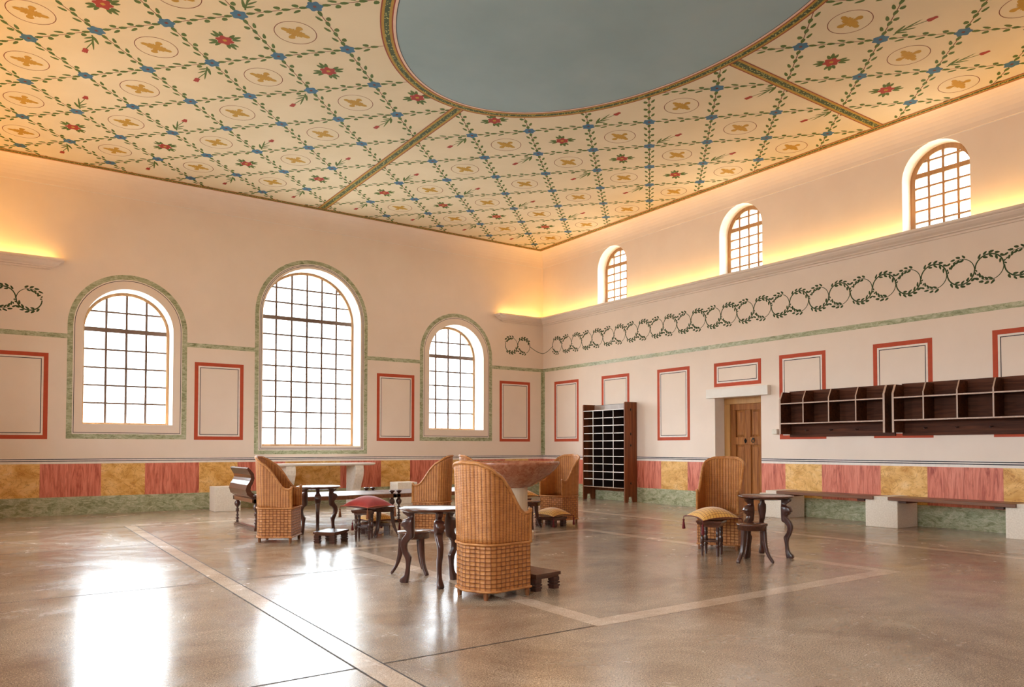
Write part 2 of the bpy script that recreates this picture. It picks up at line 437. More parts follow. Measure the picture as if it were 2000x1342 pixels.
def scroll(p, c, r, over, sgn, zc):
    """one leafy circle of the vine: main stem half circle + curling branch. sgn: travel direction on the u axis"""
    vs = 1 if over else -1
    def pt(a, rr=r): return (c+sgn*rr*cos(a), zc+rr*sin(a)*vs)
    n = 14
    p.line([pt(PI-PI*k/n) for k in range(n+1)], .021, M_V)
    p.line([pt(-PI*.70*k/n, r*(1-.03*k/n)) for k in range(n+1)], [.015-.007*k/n for k in range(n+1)], M_V)
    rnd = random.Random(int(c*100))
    # leaves along the crown of the main stem, then a spray at the free end of the branch
    for a0, a1, cnt, sd in ((PI*.70, PI*.22, 5, 1), (PI*.60, PI*.14, 4, -1), (-PI*.44, -PI*.78, 4, 1), (-PI*.48, -PI*.80, 4, -1)):
        for k in range(cnt):
            a = a0+(a1-a0)*k/(cnt-1); q = pt(a, r+sd*.034)
            d = Vector(pt(a-.05))-Vector(pt(a+.05)); ang = math.atan2(d.y, d.x)
            out = Vector(pt(a, r+.1))-Vector(pt(a, r)); side = math.copysign(1, d.x*out.y-d.y*out.x)*sd
            p.leaf(q[0], q[1], ang+side*rnd.uniform(.35, .6), rnd.uniform(.068, .088), rnd.uniform(.031, .041), M_V)
    for k in range(3):
        q = pt(-PI*(.84+.06*k), r*(.93+.10*(k % 2))); p.leaf(q[0], q[1], rnd.uniform(0, 3), .045, .024, M_V)
R0 = .205; ZV = 4.09
# ---- wall_back
mb = MB()
toB = lambda a, b, d: (a, d, b)
holes = [arch(*w) for w in BACK_WIN]
wall_face(mb, toB, -W, 0, 0, ZT, holes, 0, dv=[.62]*3, rm=1)
p = Paint(mb, toB)
BE = [-12.65, -11.87, -10.85, -10.07, -9.04, -8.26, -7.23, -5.93, -4.90, -4.12, -3.09, -2.31, -1.29, -.51]
dado(p, -W, 0, BE, 0)
for u0, u1 in ((-1.46, -.45), (-5.02, -4.01), (-9.15, -8.15), (-12.74, -11.76)): panel(p, u0, u1)
for (c, h, z0, zs) in (BACK_WIN[0], BACK_WIN[2]):
    p.archring(c, 1.078, 1.47, 3.69, .095, M_G, .002); p.archring(c, .979, 1.569, 3.69, .012, M_WL)
    p.archring(c, .963, 1.585, 3.69, .011, M_D)
c = BACK_WIN[1][0]
p.archring(c, 1.325, 1.15, 4.28, .085, M_G, .002); p.archring(c, 1.236, 1.239, 4.28, .014, M_WL)
p.archring(c, 1.220, 1.255, 4.28, .010, M_D); p.archring(c, 1.206, 1.269, 4.28, .010, M_WL); p.archring(c, 1.192, 1.283, 4.28, .010, M_D)
for a, b in ((-W, -11.45), (-9.31, -7.90), (-5.28, -3.85), (-1.71, 0)): p.rect(a, b, 3.405, 3.495, M_G)
p.rect(-.075, 0, 1.09, 3.405, M_G); p.rect(-W, -W+.075, 1.09, 3.405, M_G)
for sg, x0 in ((1, 0.), (-1, -W)):
    for c, over in ((-.66, True), (-1.075, False)):
        scroll(p, x0+sg*c, R0, over, sg, ZV)
    p.line([(x0+sg*(-.455+.455*k/10*1.0), ZV-.16*sin(PI/2*k/10)) for k in range(11)], .016, M_V)
p.rect(-W+.02, -.02, 6.318, 6.330, M_WL)
mb.build('wall_back', WM, kind='structure')
# ---- wall_right
mb = MB()
toR = lambda a, b, d: (d, a, b)
holes = [arch(*w) for w in SIDE_WIN]
e = .001
# the wall is cut into three pieces around the doorway
wall_face(mb, toR, -L, DOOR[0], 0, 4.6, [], 0); wall_face(mb, toR, DOOR[1], 0, 0, 4.6, [], 0)
wall_face(mb, toR, DOOR[0], DOOR[1], DOOR[3], 4.6, [], 0)
wall_face(mb, toR, -L, 0, 4.6, ZT+.03, holes, 0, dv=[.56]*5, rm=1)
d0, d1, _, dz = DOOR
for A, B in (((d0, 0), (d0, dz)), ((d0, dz), (d1, dz)), ((d1, dz), (d1, 0))):
    mb.add([toR(*A, 0), toR(*B, 0), toR(*B, .62), toR(*A, .62)], [(0, 1, 2, 3)], 1)
mb.add([toR(d0, 0, .62), toR(d1, 0, .62), toR(d1, dz, .62), toR(d0, dz, .62)], [(0, 1, 2, 3)], 1)
p = Paint(mb, toR)
RE = [-19.31, -18.53, -17.4, -16.61, -15.49, -14.7, -13.58, -12.79+.36, -11.64, -10.51, -9.72, -8.60, -7.82, -6.69, -5.32, -4.52, -3.40, -2.60, -1.48, -.70]
RE = [-19.6, -18.8, -17.66, -16.86, -15.4, -14.6, -13.49, -12.43, -11.64, -10.51, -9.72, -8.60, -7.82, -5.32, -4.52, -3.40, -2.60, -1.48, -.70]
def dado_r(a, b):
    p.rect(a, b, 0.0, .35, M_G)
    p.rect(a, b, .99, 1.09, M_WL); p.rect(a, b, 1.064, 1.080, M_D, .002); p.rect(a, b, 1.030, 1.046, M_D, .002)
    ee = [a]+[x for x in RE if a < x < b]+[b]
    for q0, q1 in zip(ee[:-1], ee[1:]):
        mid = (q0+q1)/2; k = sum(1 for x in RE if x > mid) % 2
        p.rect(q0, q1, .35, .985, (M_R, M_Y)[k])
dado_r(-L, DOOR[0]); dado_r(DOOR[1], 0)
for u0, u1 in ((-1.56, -.52), (-3.48, -2.47), (-5.40, -4.41), (-8.70, -7.70), (-10.62, -9.61), (-12.53, -11.52), (-14.5, -13.5), (-16.4, -15.4)): panel(p, u0, u1)
panel(p, -7.28, -6.08, 2.58, 3.09)
p.rect(-L, 0, 3.405, 3.495, M_G); p.rect(-.09, 0, 1.09, 3.405, M_G)
p.line([(-.455+.455*k/10, ZV-.16*sin(PI/2*k/10)) for k in range(11)], .016, M_V)
k = 0; y = -.64
while y > -19.5:
    scroll(p, y, R0, k % 2 == 0, -1, ZV); y -= .4175; k += 1
yy = -.02
for y_ in [w_[0] for w_ in SIDE_WIN]:
    p.rect(y_+.13, yy, 6.318, 6.330, M_WL); yy = y_-.13
p.rect(-L+.02, yy, 6.318, 6.330, M_WL)
mb.build('wall_right', WM, kind='structure')
# ---- wall_left and the wall behind the camera
mb = MB(); toL = lambda a, b, d: (-W-d, a, b)
ADDED_LEFT_WIN = [(y, 1.0, 1.5, 3.3) for y in (-4.5, -9.9, -15.3)]  # unseen windows, added to light the right wall and the chair fronts
wall_face(mb, toL, -L, 0, 0, ZT+.03, [arch(*w) for w in ADDED_LEFT_WIN], 0, dv=[.56]*3, rm=1)
p = Paint(mb, toL); p.rect(-L, 0, 0, .35, M_G); p.rect(-L, 0, .99, 1.09, M_WL); p.rect(-L, 0, 1.064, 1.08, M_D, .002); p.rect(-L, 0, 1.03, 1.046, M_D, .002); p.rect(-L, 0, 3.405, 3.495, M_G)
for k in range(20): p.rect(-L+k, -L+k+1, .35, .985, (M_R, M_Y)[k % 2])
mb.build('wall_left', WM, kind='structure')
mb = MB(); toF = lambda a, b, d: (a, -L-d, b)
wall_face(mb, toF, -W, 0, 0, ZT, [], 0)
p = Paint(mb, toF); p.rect(-W, 0, 0, .35, M_G); p.rect(-W, 0, .99, 1.09, M_WL); p.rect(-W, 0, 3.405, 3.495, M_G)
for k in range(13): p.rect(-W+k, -W+k+1, .35, .985, (M_R, M_Y)[k % 2])
mb.build('wall_front', WM, kind='structure')

# ------------------------------------------------------------------ cove between walls and ceiling
CI = .27
mb = MB(); rings = []
prof = [(0.0, ZT), (.012, ZT), (.012, ZT+.004)]+[(.012+(CI-.012)*(1-cos(PI/2*k/8)), ZT+.004+(HC-ZT-.004)*sin(PI/2*k/8)) for k in range(1, 9)]
for d, z in prof: rings.append([(-W+d, -L+d, z), (-d, -L+d, z), (-d, -d, z), (-W+d, -d, z)])
mb.loft(rings, 0, False, cap=False); mb.build('trim_1', [PLASTER], kind='structure')

# ------------------------------------------------------------------ ceiling with its painted lattice
CM = [CREAM, SKYBLUE, LEAF, STEMP, BLUEF, OCHRE, REDF, GOLD, REDB, BANDG, PINKB, DARK]
C_, SB, LF, ST, BF, OC, RF, GO, RB, BG, PK, DK = range(12)
mb = MB(); toC = lambda a, b, d: (a, b, HC+d)
mb.add([(-W, -L, HC), (0, -L, HC), (0, 0, HC), (-W, 0, HC)], [(0, 3, 2, 1)], C_)
p = Paint(mb, toC)
EC = (-6.58, -10.02); EA, EB = 2.47, 3.52
S = .71437; OX, OY = -7.284, -4.331
x0, x1, y0, y1 = -W+CI+.1, -CI-.1, -L+CI+.1, -CI-.1
inside = lambda x, y, g=0.: x0+g < x < x1-g and y0+g < y < y1-g and ((x-EC[0])/(EA+g-.02))**2+((y-EC[1])/(EB+g-.02))**2 > 1
bandfree = lambda x, y, g: not ((abs(x+6.57) < g and abs(y-EC[1]) > EB) or (abs(y+9.985) < g and abs(x-EC[0]) > EA))
def node(i, j): return (OX+S*(i+j), OY+S*(j-i))
def clip_seg(a, b):
    ts = [k/40 for k in range(41)]; runs = []; cur = None
    for t in ts:
        x = a[0]+(b[0]-a[0])*t; y = a[1]+(b[1]-a[1])*t
        if inside(x, y):
            cur = [t, t] if cur is None else [cur[0], t]
        elif cur: runs.append(cur); cur = None
    if cur: runs.append(cur)
    return [r for r in runs if r[1] > r[0]]
def garland(a, b, flip):
    dx, dy = b[0]-a[0], b[1]-a[1]; ln = math.hypot(dx, dy); an = math.atan2(dy, dx); nx, ny = -dy/ln, dx/ln
    for t0, t1 in clip_seg(a, b):
        p.line([(a[0]+dx*t0, a[1]+dy*t0), (a[0]+dx*t1, a[1]+dy*t1)], .011, ST, .0008)
    for t in (.155, .385, .625, .855):
        x, y = a[0]+dx*t, a[1]+dy*t
        if inside(x, y, .03): p.leaf(x, y, an+.1, .118, .056, LF, .0012)
    for t in (.27, .52, .76):
        for sd in (1, -1):
            thin = (sd == 1) == flip
            o = .062 if thin else .055; tt = t-.02 if thin else t+.01
            x, y = a[0]+dx*tt+nx*o*sd, a[1]+dy*tt+ny*o*sd
            if inside(x, y, .03): p.leaf(x, y, an+(PI-.38*sd if thin else PI-.5*sd), .125 if thin else .088, .046 if thin else .068, LF, .0012)
def blob(x, y, r, n, amp, m, off, ph=0., k=40):
    p.poly([(x+r*(1+amp*cos(n*t+ph))*cos(t), y+r*(1+amp*cos(n*t+ph))*sin(t)) for t in [2*PI*q/k for q in range(k)]], m, off)
for i in range(-22, 26):
    for j in range(-22, 26):
        a = node(i, j)
        if not (-W-1.2 < a[0] < 1.2 and -L-1.2 < a[1] < 1.2): continue
        garland(a, node(i+1, j), (i+j) % 2 == 0); garland(a, node(i, j+1), (i+j) % 2 == 1)
        if inside(*a, .07) and bandfree(*a, .20):
            blob(*a, .098, 6, .13, BF, .0016, (i*3+j) % 5); blob(*a, .022, 4, .1, STEMP and ST, .002)
        cx, cy = node(i+.5, j+.5); d = j-i
        if (i+j) % 2 == 0:
            if inside(cx, cy, .26) and bandfree(cx, cy, .36):
                p.ring([(cx+.272*cos(t), cy+.272*sin(t)) for t in [2*PI*q/48 for q in range(48)]], [(cx+.262*cos(t), cy+.262*sin(t)) for t in [2*PI*q/48 for q in range(48)]], ST, .0012)
                for q in range(4):
                    t = q*PI/2+.05
                    if q % 2 == 0:
                        p.leaf(cx+.11*cos(t), cy+.11*sin(t), t+PI, .18, .075, OC, .0014)
                        for s_ in (1, -1): p.leaf(cx+.075*cos(t+s_*.5), cy+.075*sin(t+s_*.5), t+s_*.35, .10, .048, OC, .0016)
                    else:
                        blob(cx+.125*cos(t), cy+.125*sin(t), .044, 3, .05, OC, .0014)
                        p.leaf(cx+.07*cos(t), cy+.07*sin(t), t, .14, .065, OC, .0016)
                        for s_ in (1, -1): p.leaf(cx+.06*cos(t+s_*.75), cy+.06*sin(t+s_*.75), t+s_*.5, .08, .026, OC, .0014)
                blob(cx, cy, .03, 4, .1, OC, .0018)
        elif d % 6 == 3:
            if inside(cx, cy, .16) and bandfree(cx, cy, .3):
                for q in range(4):
                    t = q*PI/2+PI/4-.1
                    for s_, l_ in ((-.42, .12), (0, .15), (.42, .12)):
                        rr = .135+(.02 if s_ == 0 else 0)
                        p.leaf(cx+(rr+.02)*cos(t+s_*.75), cy+(rr+.02)*sin(t+s_*.75), t+s_*.9, l_, .052, LF, .0012)
                blob(cx, cy, .105, 6, .16, RF, .0016, .4); blob(cx, cy, .028, 4, .1, OC, .002)
        else:
            sg = -1 if d % 6 == 1 else 1     # -1: stem starts at the (0,1) corner and runs towards -y
            sx, sy = node(i+(.13 if sg < 0 else .87), j+(.92 if sg < 0 else .08))
            if inside(cx, cy, .18) and bandfree(cx, cy, .3):
                T = lambda a_, b_: (sx+sg*-a_, sy+sg*b_)
                p.line([T(0, 0), T(-.025, .10), T(-.02, .22), T(.01, .34), T(.03, .44)], [.022, .018, .016, .014, .012], LF, .0012)
                for (ax, ay), (bx, by), w_ in (((-.02, .03), (-.10, .22), .040), ((-.01, .06), (-.06, .42), .026), ((-.02, .05), (.08, .15), .036), ((-.02, .12), (.07, .27), .030)):
                    m0 = T((ax+bx)/2, (ay+by)/2); v = Vector(T(bx, by))-Vector(T(ax, ay))
                    p.leaf(*m0, math.atan2(v.y, v.x), v.length, w_, LF, .0012)
                hx, hy = T(.035, .49); an = math.atan2(sg, -sg*.06)
                for s_ in (-.35, 0, .35): p.leaf(hx-.01*s_, hy, an+s_, .14, .062, RF, .0016)
# stripes round the edge, the four radial bands, the ellipse
def stripes(seq):
    o = 0.
    for w_, m_ in seq: yield o, o+w_, m_; o += w_
BSEQ = [(.018, RB), (.042, GO), (.086, BG), (.042, GO), (.018, RB)]
for a, b, m_ in stripes([(.016, PK), (.020, RB), (.030, GO), (.055, BG), (.030, GO), (.020, RB)]):
    A = CI-.0+a; B = CI+b
    p.ring([(-W+A, -L+A), (-A, -L+A), (-A, -A), (-W+A, -A)], [(-W+B, -L+B), (-B, -L+B), (-B, -B), (-W+B, -B)], m_, .003)
bw = sum(w_ for w_, _ in BSEQ)
for a, b, m_ in stripes(BSEQ):
    cx, cy = -6.57, -9.985
    p.rect(cx-bw/2+a, cx-bw/2+b, EC[1]+EB-.05, -CI-.1, m_, .0025); p.rect(cx-bw/2+a, cx-bw/2+b, -L+CI+.1, EC[1]-EB+.05, m_, .0025)
    p.rect(EC[0]+EA-.05, -CI-.1, cy-bw/2+a, cy-bw/2+b, m_, .0025); p.rect(-W+CI+.1, EC[0]-EA+.05, cy-bw/2+a, cy-bw/2+b, m_, .0025)
N = 160
def ell(g): return [(EC[0]+(EA-g)*cos(2*PI*k/N), EC[1]+(EB-g)*sin(2*PI*k/N)) for k in range(N)]
for a, b, m_ in stripes([(.018, RB), (.034, GO), (.064, BG), (.034, GO), (.018, RB), (.035, PK), (.010, DK)]):
    p.ring(ell(a), ell(b), m_, .0035)
p.poly(ell(.205), SB, .0026)
mb.build('ceiling', CM, kind='structure')

# ------------------------------------------------------------------ floor
mb = MB(); mb.add([(-W, -L, 0), (0, -L, 0), (0, 0, 0), (-W, 0, 0)], [(0, 1, 2, 3)], 0)
mb.add([(0, -7.3, 0), (.65, -7.3, 0), (.65, -6.05, 0), (0, -6.05, 0)], [(0, 1, 2, 3)], 0)
toG = lambda a, b, d: (a, b, -d)
p = Paint(mb, toG)
p.ring([(-8.95, -12.60), (-4.77, -12.60), (-4.77, -7.55), (-8.95, -7.55)], [(-8.77, -12.41), (-4.95, -12.41), (-4.95, -7.74), (-8.77, -7.74)], 1)
p.ring([(-10.80, -17.05), (-2.60, -17.05), (-2.60, -2.85), (-10.80, -2.85)], [(-10.63, -16.88), (-2.77, -16.88), (-2.77, -3.02), (-10.63, -3.02)], 1)
for xx in (-10.80, -10.63): p.rect(xx-.006, xx+.006, -17.05, -2.85, 2, .0015)
for yy in (-5.70, -9.14, -12.57, -16.0):
    p.rect(-W, -10.80, yy-.006, yy+.006, 2, .0015); p.rect(-10.63, -8.95, yy-.006, yy+.006, 2, .0015)
mb.build('floor', [FLOORM, STRIPM, JOINT], kind='structure')

# ------------------------------------------------------------------ cornices
def cornice(path, name):
    """path: list of (base xy, offset-direction xy) so that profile point d sits at base + dir*d"""
    pr = [(0, 4.695), (.03, 4.70), (.035, 4.725), (.085, 4.735), (.09, 4.75), (.15, 4.775), (.195, 4.81), (.20, 4.83), (.235, 4.838), (.25, 4.85), (.25, 4.885), (.215, 4.885), (.205, 4.815), (0, 4.815)]
    mb = MB()
    rings = [[(b[0]+q[0]*d, b[1]+q[1]*d, z) for d, z in pr] for b, q in path]
    mb.loft(rings, 0, False, cap=False)
    mb.build(name, [PLASTER], kind='structure')
cornice([((-1.37, 0), (-1, 0)), ((-1.37, 0), (-1, -1)), ((0, 0), (-1, -1)), ((0, -L), (-1, 0))], 'trim_2')
cornice([((-W+1.37, 0), (1, 0)), ((-W+1.37, 0), (1, -1)), ((-W, 0), (1, -1)), ((-W, -L), (1, 0))], 'trim_3')

# ------------------------------------------------------------------ windows
def bars(mb, to3, u, z, du, dz, d0, d1):
    pts = [to3(u-du, z-dz, d0), to3(u+du, z-dz, d0), to3(u+du, z+dz, d0), to3(u-du, z+dz, d0)]
    pts += [to3(u-du, z-dz, d1), to3(u+du, z-dz, d1), to3(u+du, z+dz, d1), to3(u-du, z+dz, d1)]
    mb.add(pts, [(0, 3, 2, 1), (4, 5, 6, 7), (0, 1, 5, 4), (1, 2, 6, 5), (2, 3, 7, 6), (3, 0, 4, 7)])
def window(name, spec, to3, dep, fwid, us, zs_, thick, bw_, label):
    c, h, z0, zs = spec
    W_ = empty(name, to3(c, z0, dep), kind='structure', label=label)
    off = Vector(to3(c, z0, dep))
    T = lambda a, b, d: tuple(Vector(to3(a, b, d))-off)
    mb = MB(); o = arch(c, h, z0, zs); i = arch(c, h-fwid, z0+fwid*.8, zs); n = len(o)
    rings = [[T(a, b, dep) for a, b in o], [T(a, b, dep) for a, b in i], [T(a, b, dep+.06) for a, b in i], [T(a, b, dep+.06) for a, b in o]]
    rings.append(rings[0]); mb.loft(rings, 0, False, cap=False); mb.build('window_frame', [WINW], W_)
    mb = MB()
    hh = h-fwid*.5
    for u in us:
        top = zs+math.sqrt(max(0, hh*hh-(u-c)**2)); bars(mb, T, u, (z0+top)/2, bw_, (top-z0)/2, dep+.012, dep+.045)
    for k, z in enumerate(zs_):
        x = hh if z <= zs else math.sqrt(max(0, hh*hh-(z-zs)**2)); bars(mb, T, c, z, x, bw_*(.8 if z != thick else 2.1), dep+.008, dep+.049)
    mb.build('lattice', [LATT if to3 is toB else WINW], W_)
    mb = MB(); mb.add([T(a, b, dep+.03) for a, b in o], [tuple(range(n))]); mb.build('glass_pane', [GLASS], W_)
LB = ['tall arched window with wooden frame in the bay at the left of the back wall', 'largest arched window in the middle of the back wall', 'arched window nearest the room corner on the back wall']
sm = lambda c: [c-.37, c, c+.37]
window('window_1', BACK_WIN[0], toB, .45, .055, sm(-10.38), [2.20, 2.56, 2.92, 3.29, 3.69, 4.06], 3.69, .021, LB[0])
window('window_2', BACK_WIN[1], toB, .45, .055, [-7.31, -6.95, -6.59, -6.23, -5.87], [1.75, 2.12, 2.47, 2.83, 3.18, 3.54, 3.90, 4.29, 4.65, 4.99], 4.29, .021, LB[1])
window('window_3', BACK_WIN[2], toB, .45, .055, sm(-2.78), [2.20, 2.56, 2.92, 3.29, 3.69, 4.06], 3.69, .021, LB[2])
n_ = 4
for si, to3 in enumerate((toR,)):
    for k, sp in enumerate(SIDE_WIN):
        c = sp[0]
        lb = ['small arched clerestory window nearest the room corner', 'small arched clerestory window, second from the corner', 'small arched clerestory window, third from the corner', 'small arched clerestory window, fourth from the corner', 'small arched clerestory window, last along the wall'][k]
        window('window_%d' % n_, sp, to3, .27, .085, [c-.235, c, c+.235], [5.12, 5.32, 5.52, 5.71, 5.92, 6.14], 5.92, .019, lb+(' above the shelf wall' if si == 0 else ' on the wall beside the camera'))
        n_ += 1

for k, sp in enumerate(ADDED_LEFT_WIN):
    window('window_%d' % n_, sp, toL, .45, .055, [sp[0]-.33, sp[0], sp[0]+.33], [1.9, 2.3, 2.7, 3.1, 3.5, 3.9], 3.5, .02, 'added unseen arched window low on the wall beside the camera')
    n_ += 1
# ------------------------------------------------------------------ door
D = empty('door_1', (.3, -6.68, 0), kind='structure', label='brown panelled wooden door in its ochre frame, set deep in the doorway')
mb = MB(); y0, y1 = -.585, .585
mb.box(0, .12, y1-.15, y1, 0, 2.22, 0); mb.box(0, .12, y0, y0+.15, 0, 2.22, 0); mb.box(0, .12, y0, y1, 2.22, 2.35, 0)
mb.build('door_frame', [FRAMW], D, bevel=.006)
mb = MB(); a0, a1 = -.435, .435
xs = .03
for q0, q1 in ((a0, a0+.13), (a1-.13, a1), (-.075, .065)): mb.box(xs, xs+.05, q0, q1, .0, 2.22)
for z0, z1 in ((0, .2), (1.36, 1.52), (2.09, 2.22)): mb.box(xs-.004, xs+.05, a0, a1, z0, z1)
for q0, q1 in ((a0+.13, -.075), (.065, a1-.13)):
    for z0, z1 in ((.2, 1.36), (1.52, 2.09)):
        mb.box(xs+.03, xs+.05, q0, q1, z0, z1)
        mb.add([(xs+.03, q0+.01, z0+.01), (xs+.03, q1-.01, z0+.01), (xs+.03, q1-.01, z1-.01), (xs+.03, q0+.01, z1-.01), (xs+.012, q0+.05, z0+.05), (xs+.012, q1-.05, z0+.05), (xs+.012, q1-.05, z1-.05), (xs+.012, q0+.05, z1-.05)], [(4, 5, 6, 7), (0, 1, 5, 4), (1, 2, 6, 5), (2, 3, 7, 6), (3, 0, 4, 7)])
leafo = mb.build('door_leaf', [DOORW], D, bevel=.004)
mb = MB(); mb.add([(-.0+xs-.008, .05, 1.38), (xs-.008, .09, 1.44), (xs-.008, .05, 1.50), (xs-.008, .01, 1.44), (xs-.04, .05, 1.44)], [(0, 1, 4), (1, 2, 4), (2, 3, 4), (3, 0, 4)])
mb.build('door_handle', [IRON], leafo)
mb = MB(); mb.tube([(xs-.025, -.15+.035*cos(t), 1.44+.035*sin(t)) for t in [2*PI*k/16 for k in range(16)]], .008, 6, closed=True); mb.box(xs-.03, xs-.004, -.17, -.13, 1.46, 1.50)
mb.build('door_ring', [IRON], leafo)
mb = MB(); mb.box(-.10, .0, -7.50, -5.94, 2.345, 2.535, 0); mb.build('trim_4', [WHITEP], bevel=.006, kind='structure', label='white stone lintel over the door')
mb = MB(); mb.box(-.12, 0, -7.72, -7.60, 1.555, 1.66, 0); mb.build('trim_5', [STONE], bevel=.02, kind='structure', label='small rough stone block on the wall beside the wall shelves')

# ------------------------------------------------------------------ pigeonhole cabinet
K = empty('pigeonhole_cabinet', (0, -2.97, 0), label='tall dark wooden pigeonhole cabinet of forty slots standing against the right wall', cat='cabinet')
X0, X1, Y0, Y1, HT = -.40, -.012, -.77, .77, 2.38
for s_ in (-1, 1):
    mb = MB(); ya, yb = (Y0, Y0+.032) if s_ < 0 else (Y1-.032, Y1)
    pl = [(X0, 0), (X0+.11, 0), (X0+.13, .13), (X0+.23, .13), (X0+.25, 0), (X1, 0), (X1, HT), (X0+.02, HT), (X0, HT-.03)]
    mb.prism([(x, ya, z) for x, z in pl], (0, yb-ya, 0))
    sp_ = mb.build('side_panel', [CABW], K)
    for z in (.45, 1.35, 1.62, 2.2):
        mb = MB(); yy = ya-.004 if s_ < 0 else yb+.004
        mb.add([(X0+.19, yy, z-.04), (X0+.215, yy, z), (X0+.19, yy, z+.04), (X0+.165, yy, z), (X0+.19, yy+s_*.02, z)], [(0, 1, 4), (1, 2, 4), (2, 3, 4), (3, 0, 4)])
        mb.build('wedge_peg', [IRON], sp_)
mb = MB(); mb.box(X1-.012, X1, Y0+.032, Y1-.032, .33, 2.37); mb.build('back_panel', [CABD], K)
mb = MB(); mb.box(X1-.02, X1-.012, Y0+.032, Y1-.032, 2.215, 2.36); mb.build('crest_board', [wood('pale_crest_board', (.30, .20, .15), (.42, .31, .25), .35, 2, .4)], K)
for k in range(11):
    z = .335+k*.1875; ins = 0 if k % 2 == 0 else .02
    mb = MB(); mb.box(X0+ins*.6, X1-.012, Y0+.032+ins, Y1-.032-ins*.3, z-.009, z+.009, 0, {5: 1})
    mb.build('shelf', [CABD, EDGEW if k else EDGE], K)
for k in (1, 2, 3):
    y = Y0+.032+(Y1-Y0-.064)*k/4
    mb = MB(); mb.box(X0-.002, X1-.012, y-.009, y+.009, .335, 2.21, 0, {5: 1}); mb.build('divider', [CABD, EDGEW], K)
mb = MB(); mb.box(X1-.03, X1-.012, Y0+.032, Y1-.032, .23, .33); mb.build('lower_rail', [CABW], K)

# ------------------------------------------------------------------ wall shelf units with pegs
def shelf_unit(loc, label):
    U = empty('wall_shelf_unit', loc, label=label, cat='shelf', group='dark wooden shelf units hung on the right wall')
    wY = 2.06
    back = MB(); back.box(-.02, -.002, -wY, 0, 1.50-1.5, 2.375-1.5); back.build('back_board', [CUBW], U)
    def side(ya, yb, name, zb, mt):
        m_ = MB(); pl = [(-.02, zb), (-.35, zb), (-.35, .70), (-.27, .85), (-.02, .85)]
        n = len(pl); P0 = [(x, ya, z) for x, z in pl]; P1 = [(x, yb, z) for x, z in pl]
        m_.add(P0+P1, [tuple(range(n)), tuple(reversed(range(n, 2*n)))]+[(i, n+i, n+(i+1) % n, (i+1) % n) for i in range(n)], [0, 0]+[1 if i in (1, 2) else 0 for i in range(n)])
        m_.build(name, [CUBW, EDGE], U)
    side(-.035, 0, 'side_panel', .05, 0); side(-wY, -wY+.035, 'side_panel', .05, 0)
    for k in (1, 2, 3):
        y = -wY*k/4; side(y-.011, y+.011, 'divider', .25, 0)
    for z in (.25, .625):
        m_ = MB(); m_.box(-.352, -.02, -wY+.035, -.035, z-.011, z+.011, 0, {5: 1}); m_.build('shelf', [CUBW, EDGE], U)
    for k in range(4):
        y = -.40-.495*k
        m_ = MB(); m_.tube([(-.02, y, .125), (-.10, y, .115), (-.115, y, .135)], .011, 8); m_.build('peg', [DWOOD], U)
    return U
shelf_unit((0, -7.94, 1.5), 'dark wooden wall shelf unit beside the door, above the first bench')
shelf_unit((0, -10.12, 1.5), 'dark wooden wall shelf unit farther from the door, above the second bench')

# ------------------------------------------------------------------ stone blocks and benches on the right wall
def block(loc, size, name, label, grp, notch):
    sx, sy, h = size; m_ = MB()
    if notch:
        pl = [(-sy/2, 0), (sy/2, 0), (sy/2, h-.056), (sy/2-.14, h-.056), (sy/2-.14, h), (-sy/2+.14, h), (-sy/2+.14, h-.056), (-sy/2, h-.056)]
    else: pl = [(-sy/2, 0), (sy/2, 0), (sy/2, h), (-sy/2, h)]
    m_.prism([(-sx/2, y, z) for y, z in pl], (sx, 0, 0))
    return m_.build(name, [STONE], None, loc, .008, label=label, category='stone block', group=grp)
for k, (y, lb) in enumerate(((-8.01, 'pale stone bench support nearest the door, behind the right round table'), (-10.11, 'pale stone bench support between the two plank benches'), (-12.21, 'pale stone bench support at the outer end of the second plank, cut by the frame'))):
    block((-.385, y, 0), (.62, .54, .50), 'bench_support', lb, 'stone bench supports along the right wall', True)
for k, (y, lb) in enumerate(((-9.06, 'brown wooden plank seat spanning the first two stone supports by the door'), (-11.16, 'brown wooden plank seat spanning the second and third stone supports, below the farther shelf unit'))):
    T_ = empty('bench_plank', (-.50, y, .445), label=lb, cat='bench seat', group='wooden plank seats along the right wall')
    mb = MB(); mb.box(-.23, .23, -.925, .925, 0.001, .055); mb.build('plank', [BENW], T_, bevel=.006)
    for s_ in (-1, 1):
        mb = MB(); mb.box(-.20, .18, s_*.70-.06, s_*.70+.06, -.035, .001); mb.build('cleat', [DWOOD], T_)
block((-8.66, -.62, 0), (.50, .50, .50), 'stone_block', 'pale cubic stone block on the floor behind the couch scroll', 'stone cubes at the back wall', False)
block((-4.75, -.92, 0), (.50, .42, .50), 'stone_block', 'pale cubic stone block at the back wall seen beyond the couch finials', 'stone cubes at the back wall', False)

